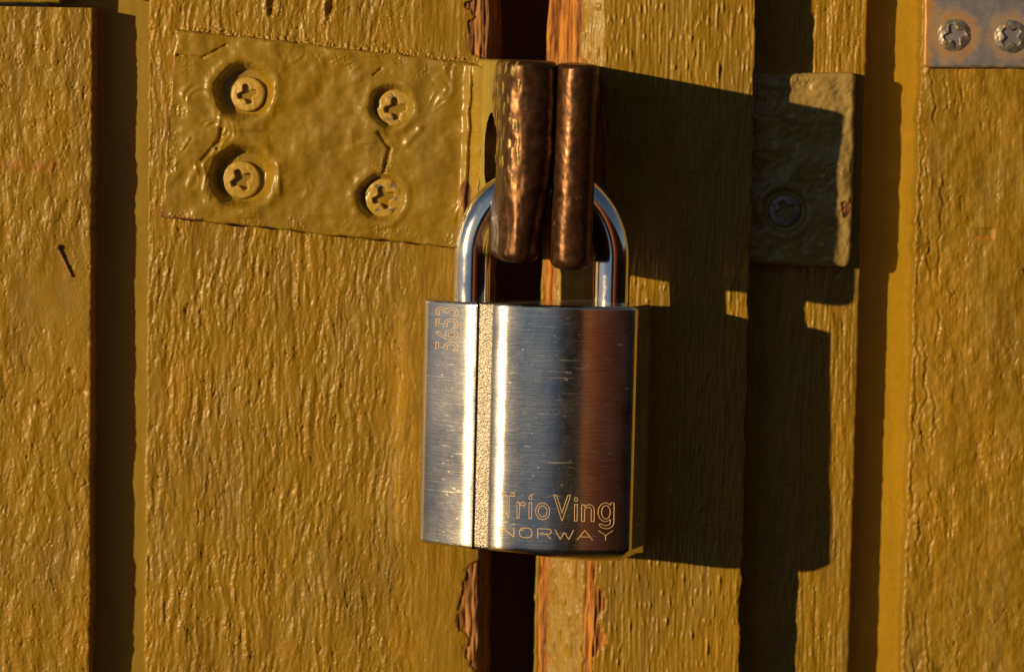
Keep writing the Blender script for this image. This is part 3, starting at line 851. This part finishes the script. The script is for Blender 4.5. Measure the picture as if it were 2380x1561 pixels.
# front outline by its turning angle (degrees to the left positive)
def integ(x0, d0, knots, step=1.5):
    xs = np.arange(x0, knots[-1][0] + .01, step)
    an = np.interp(xs, [k[0] for k in knots], [k[1] for k in knots])
    sl = np.tan(np.radians(an))
    dd = d0 + np.concatenate([[0], np.cumsum((sl[1:] + sl[:-1]) / 2 * np.diff(xs))])
    return xs, dd
rx_, rd_ = integ(-98, 70, [(-98, 40), (-94, 30), (-72, 23), (-56, 16.5), (-36, 10.5), (-5, 7.5), (50, 3.0), (80, .5), (110, -4), (150, -9), (200, -13), (214, -17)])
lx_, ld_ = integ(-263, -42, [(-263, 52), (-255, 46), (-235, 40), (-200, 34), (-170, 29), (-148, 24), (-140, 21)])
ld_ = ld_ - ld_[-1] + 57
gx0, gx1 = -137.0, -102.0
gro = [(gx0 - .8, 53.5), (gx0 + 1.5, 51.5), (gx1 - 2, 63), (gx1 - .6, 66)]
right = [(222, rd_[-1] - 5), (229, rd_[-1] - 13), (233, rd_[-1] - 23)] + [(233 + 33 * t, rd_[-1] - 23 - 100 * t) for t in np.linspace(.08, 1, 14)] + [(267, -62), (264, -82), (248, -99), (200, -104)]
leftb = [(-225, -104), (-250, -103), (-254, -98)] + [(-254 - 12 * t, -97 + 50 * t) for t in np.linspace(.05, 1, 12)]
loop_pts, loop_mat = [], []
def addp(seq, mi):
    for p in seq: loop_pts.append((float(p[0]), float(p[1]))); loop_mat.append(mi)
addp(zip(lx_, ld_), 0); addp(gro, 1); addp(zip(rx_, rd_), 0)
addp(right, 0); addp([(x, -104) for x in np.linspace(180, -200, 20)], 0); addp(leftb, 0)
LP = np.array(loop_pts); LP[LP[:, 1] > -90, 1] += 26; NP_ = len(LP)
LM = np.array(loop_mat)
tx = np.roll(LP[:, 0], -1) - np.roll(LP[:, 0], 1); td = np.roll(LP[:, 1], -1) - np.roll(LP[:, 1], 1)
LL = np.hypot(tx, td) + 1e-9
# loop runs left -> right along the front, so the outward (front) normal is (-td, tx)
LN = np.stack([-td / LL, tx / LL], -1)
HB = 568.0
zr, of = [], []
def chamf(xv):                                             # the lower chamfer is deeper towards the right
    return np.clip(6 + 18 * sm(-100, 150, xv), 0, 30)
topr = [(0.0, -7.0), (-.8, -4.4), (-2.4, -2.2), (-4.6, -.7), (-8.0, 0.0)]
for z, o in topr: zr.append(z); of.append(o)
for z in np.linspace(-10, -HB + 2, 150): zr.append(z); of.append(0)
zr = np.array(zr); of = np.array(of)
XX = LP[None, :, 0] + LN[None, :, 0] * of[:, None]; DD = LP[None, :, 1] + LN[None, :, 1] * of[:, None]
ZZ = np.repeat(zr[:, None], NP_, 1)
c = chamf(LP[:, 0])
rows = [(XX, DD, ZZ)]
for f, g in ((0.06, .05), (.35, .30), (.72, .62), (.93, .85), (1.0, 1.0)):
    o = -c * 1.15 * g * (LP[:, 1] > -40)
    rows.append(((LP[:, 0] + LN[:, 0] * o)[None], (LP[:, 1] + LN[:, 1] * o)[None], (-HB - c * f)[None]))
XX, DD, ZZ = [np.concatenate([r[i] for r in rows]) for i in range(3)]
nrw = XX.shape[0]
Q = grid_quads(nrw, NP_, True)
mi = np.tile(np.where((LM == 1) & (np.roll(LM, -1) == 1), 1, 0), nrw - 1)
topcap = list(range(NP_)); botcap = [(nrw - 1) * NP_ + j for j in range(NP_)][::-1]
V = rel(lockW(XX, DD, ZZ), lock)
me = mesh('body', V, Q, None, mats=[M_steel, M_stip], midx=np.concatenate([mi, [0, 0]]), ngons=[topcap, botcap], sharp=32)
body = link('body', me, lock)
# groove faces must be the stippled ones only (front), everything else brushed

def front_d(x):
    x = np.asarray(x, float)
    r = np.where(x < -118, np.interp(x, lx_, ld_), np.interp(x, rx_, rd_))
    return r + 26

# shackle
cxs, Rs, rs, zc = 8.5, 163.5, 43.0, 103.0
path = [(cxs - Rs, 0, z) for z in np.linspace(-30, zc, 24)]
path += [(cxs + Rs * math.cos(a), 0, zc + Rs * 1.10 * math.sin(a)) for a in np.linspace(math.pi, 0, 72)[1:-1]]
path += [(cxs + Rs, 0, z) for z in np.linspace(zc, -30, 24)]
Vt, Qt, ngt = tube([(p[0], p[1], p[2]) for p in path], rs, 48)
Vw = lockW(Vt[:, 0], -Vt[:, 1], Vt[:, 2])
me = mesh('shackle', rel(Vw, lock), Qt, M_chrome, ngons=ngt)
link('shackle', me, lock)

# engraved writing
dg_ = None
def text_outline(body_txt, bevel):
    cu = bpy.data.curves.new('lettering', 'FONT')
    cu.body = body_txt; cu.fill_mode = 'NONE'; cu.bevel_depth = bevel; cu.bevel_resolution = 1; cu.resolution_u = 6
    ob = bpy.data.objects.new('lettering', cu); COL.objects.link(ob)
    bpy.context.view_layer.update()
    me_ = bpy.data.meshes.new_from_object(ob.evaluated_get(bpy.context.evaluated_depsgraph_get()))
    bpy.data.objects.remove(ob)
    v = np.array([p.co[:] for p in me_.vertices])
    f = [list(p.vertices) for p in me_.polygons]
    return v, f
def stroke_outline(strokes, r):
    Vs, Fs, n = [], [], 0
    for st in strokes:
        v, q, ng = tube([(p[0], 0, p[1]) for p in st], r, 6)
        v = np.stack([v[:, 0], v[:, 2], v[:, 1]], -1)
        Vs.append(v); Fs += [[i + n for i in f] for f in q.tolist()] + [[i + n for i in f] for f in ng]; n += len(v)
    return np.concatenate(Vs), Fs
def lay(name, v, f, fx, fz, flat=.5):
    """v: (x, y, h); fx/fz map letter coordinates to padlock coordinates"""
    X, Z = fx(v[:, 0], v[:, 1]), fz(v[:, 0], v[:, 1])
    D = front_d(X) + .1 + v[:, 2] * flat
    me_ = bpy.data.meshes.new(name)
    me_.from_pydata(rel(lockW(X, D, Z), lock).tolist(), [], f)
    me_.materials.append(M_engr)
    me_.update()
    return link(name, me_, body)
def px2lock(px, py):
    """picture position -> padlock x and z on the front face"""
    z = -(py - 709 - (px - 1250) * .024) / 1.0
    x = px - 1250 + (py - 707) * .0135
    return x, z
LT = 1.15
def word(txt, x0, x1, ybase, ycap, name='lettering'):
    v, f = text_outline(txt, .012)
    capv, _ = text_outline('T', .012)
    cap = capv[:, 1].max()
    w0, w1 = v[:, 0].min(), v[:, 0].max()
    hh = v[:, 2] / .012 * LT
    v2 = np.stack([v[:, 0], v[:, 1], hh], -1)
    sx_ = (x1 - x0) / (w1 - w0); sz_ = (ybase - ycap) / cap
    pxf = lambda a: x0 + (a - w0) * sx_
    pyf = lambda a, b: ybase - b * sz_ + (pxf(a) - x0) * 0.026
    return lay(name, v2, f, lambda a, b: px2lock(pxf(a), pyf(a, b))[0], lambda a, b: px2lock(pxf(a), pyf(a, b))[1])
def big_letters():
    capv, _ = text_outline('T', .012)
    cap = capv[:, 1].max()
    Vs, Fs, n = [], [], 0
    for ch, x0, x1, yb, scale in (('T', 1171, 1201, 1199, 57), ('r', 1206, 1227, 1201, 57), ('i', 1233, 1242, 1202, 57), ('o', 1249, 1283, 1203, 57),
                                  ('V', 1290, 1331, 1205, 59), ('i', 1338, 1347, 1207, 59), ('n', 1355, 1386, 1208, 59)):
        v, f = text_outline(ch, .012)
        w0, w1 = v[:, 0].min(), v[:, 0].max()
        px = x0 + (v[:, 0] - w0) * (x1 - x0) / (w1 - w0)
        py = yb - v[:, 1] / cap * scale + (px - x0) * .026
        Vs.append(np.stack([px, py, v[:, 2] / .012 * LT], -1)); Fs += [[i + n for i in p] for p in f]; n += len(v)
    # single-storey g
    def A(cx, cy, rx, ry, a0, a1, k=16): return [(cx + rx * math.cos(rad(t)), cy + ry * math.sin(rad(t))) for t in np.linspace(a0, a1, k)]
    outer = [(1, 1.0), (1, .3)] + [(1, -.06)] + A(.52, -.06, .48, .33, 0, -165) + [(.24, -.14)] + A(.50, -.06, .27, .16, 205, 360)
    outer += [(.77, .10)] + A(.46, .5, .46, .5, -48, -312, 26) + [(.78, .90), (.78, 1.0), (1, 1.0)]
    inner = A(.49, .5, .27, .36, 0, 360, 28)
    G = [[(1394 + 37 * p[0], 1209 + .026 * 37 * p[0] - 43 * p[1]) for p in st] for st in (outer, inner)]
    v, f = stroke_outline(G, 1.0); v[:, 2] *= LT
    Vs.append(v); Fs += [[i + n for i in p] for p in f]
    v = np.concatenate(Vs)
    return lay('lettering', v, Fs, lambda a, b: px2lock(a, b)[0], lambda a, b: px2lock(a, b)[1])
big_letters()
# thin extended capitals
def arc(cx, cy, rx, ry, a0, a1, n=14): return [(cx + rx * math.cos(rad(a)), cy + ry * math.sin(rad(a))) for a in np.linspace(a0, a1, n)]
def dense(p, k=6):
    o = []
    for a, b in zip(p[:-1], p[1:]):
        for t in np.linspace(0, 1, k, endpoint=False): o.append((a[0] + (b[0] - a[0]) * t, a[1] + (b[1] - a[1]) * t))
    return o + [p[-1]]
oval = arc(.5, .5, .5, .5, 0, 360, 33)
sq = [(.5 + .5 * np.sign(x - .5) * abs(2 * (x - .5)) ** .75, .5 + .5 * np.sign(y - .5) * abs(2 * (y - .5)) ** .75) for x, y in oval]
GL = {'N': [dense([(0, 0), (0, 1)]), dense([(0, 1), (1, 0)]), dense([(1, 0), (1, 1)])],
      'O': [sq],
      'R': [dense([(0, 0), (0, 1)]), dense([(0, 1), (.8, 1)]) + arc(.8, .74, .2, .26, 90, -90)[1:] + dense([(.8, .48), (0, .48)])[1:], dense([(.62, .48), (1, 0)])],
      'W': [dense([(0, 1), (.28, 0)]), dense([(.28, 0), (.5, .72)]), dense([(.5, .72), (.74, 0)]), dense([(.74, 0), (1, 1)])],
      'A': [dense([(0, 0), (.5, 1)]), dense([(.5, 1), (1, 0)]), dense([(.2, .32), (.82, .32)])],
      'Y': [dense([(0, 1), (.5, .5)]), dense([(1, 1), (.5, .5)]), dense([(.5, .5), (.5, 0)])]}
strokes = []
for ch, a, b_ in (('N', 1169, 1200), ('O', 1213, 1242), ('R', 1255, 1286), ('W', 1295, 1338), ('A', 1346, 1382), ('Y', 1395, 1429)):
    for st in GL[ch]:
        strokes.append([(a + (b_ - a) * p[0], (1245 - (a - 1170) * -.034) - 22.5 * p[1] + (b_ - a) * p[0] * .034) for p in st])
v, f = stroke_outline(strokes, 1.0)
v[:, 2] *= LT
lay('lettering', v, f, lambda a, b: px2lock(a, b)[0], lambda a, b: px2lock(a, b)[1])
def vword(txt, xtop, xbase, ybot, ytop, bev=.009):
    """reads upwards: letter x runs up the body, letter tops point left"""
    v, f = text_outline(txt, bev)
    capv, _ = text_outline('5', bev)
    cap = capv[:, 1].max()
    w0, w1 = v[:, 0].min(), v[:, 0].max()
    v2 = np.stack([v[:, 0], v[:, 1], v[:, 2] / .012 * LT * .6], -1)
    pyf = lambda a: ybot - (a - w0) / (w1 - w0) * (ybot - ytop)
    pxf = lambda b: xbase - b / cap * (xbase - xtop)
    return lay('lettering', v2, f, lambda a, b: px2lock(pxf(b), pyf(a))[0], lambda a, b: px2lock(pxf(b), pyf(a))[1])
vword('5653', 1013, 1065, 821, 719)
vword('DE', 1076, 1093, 786, 755)
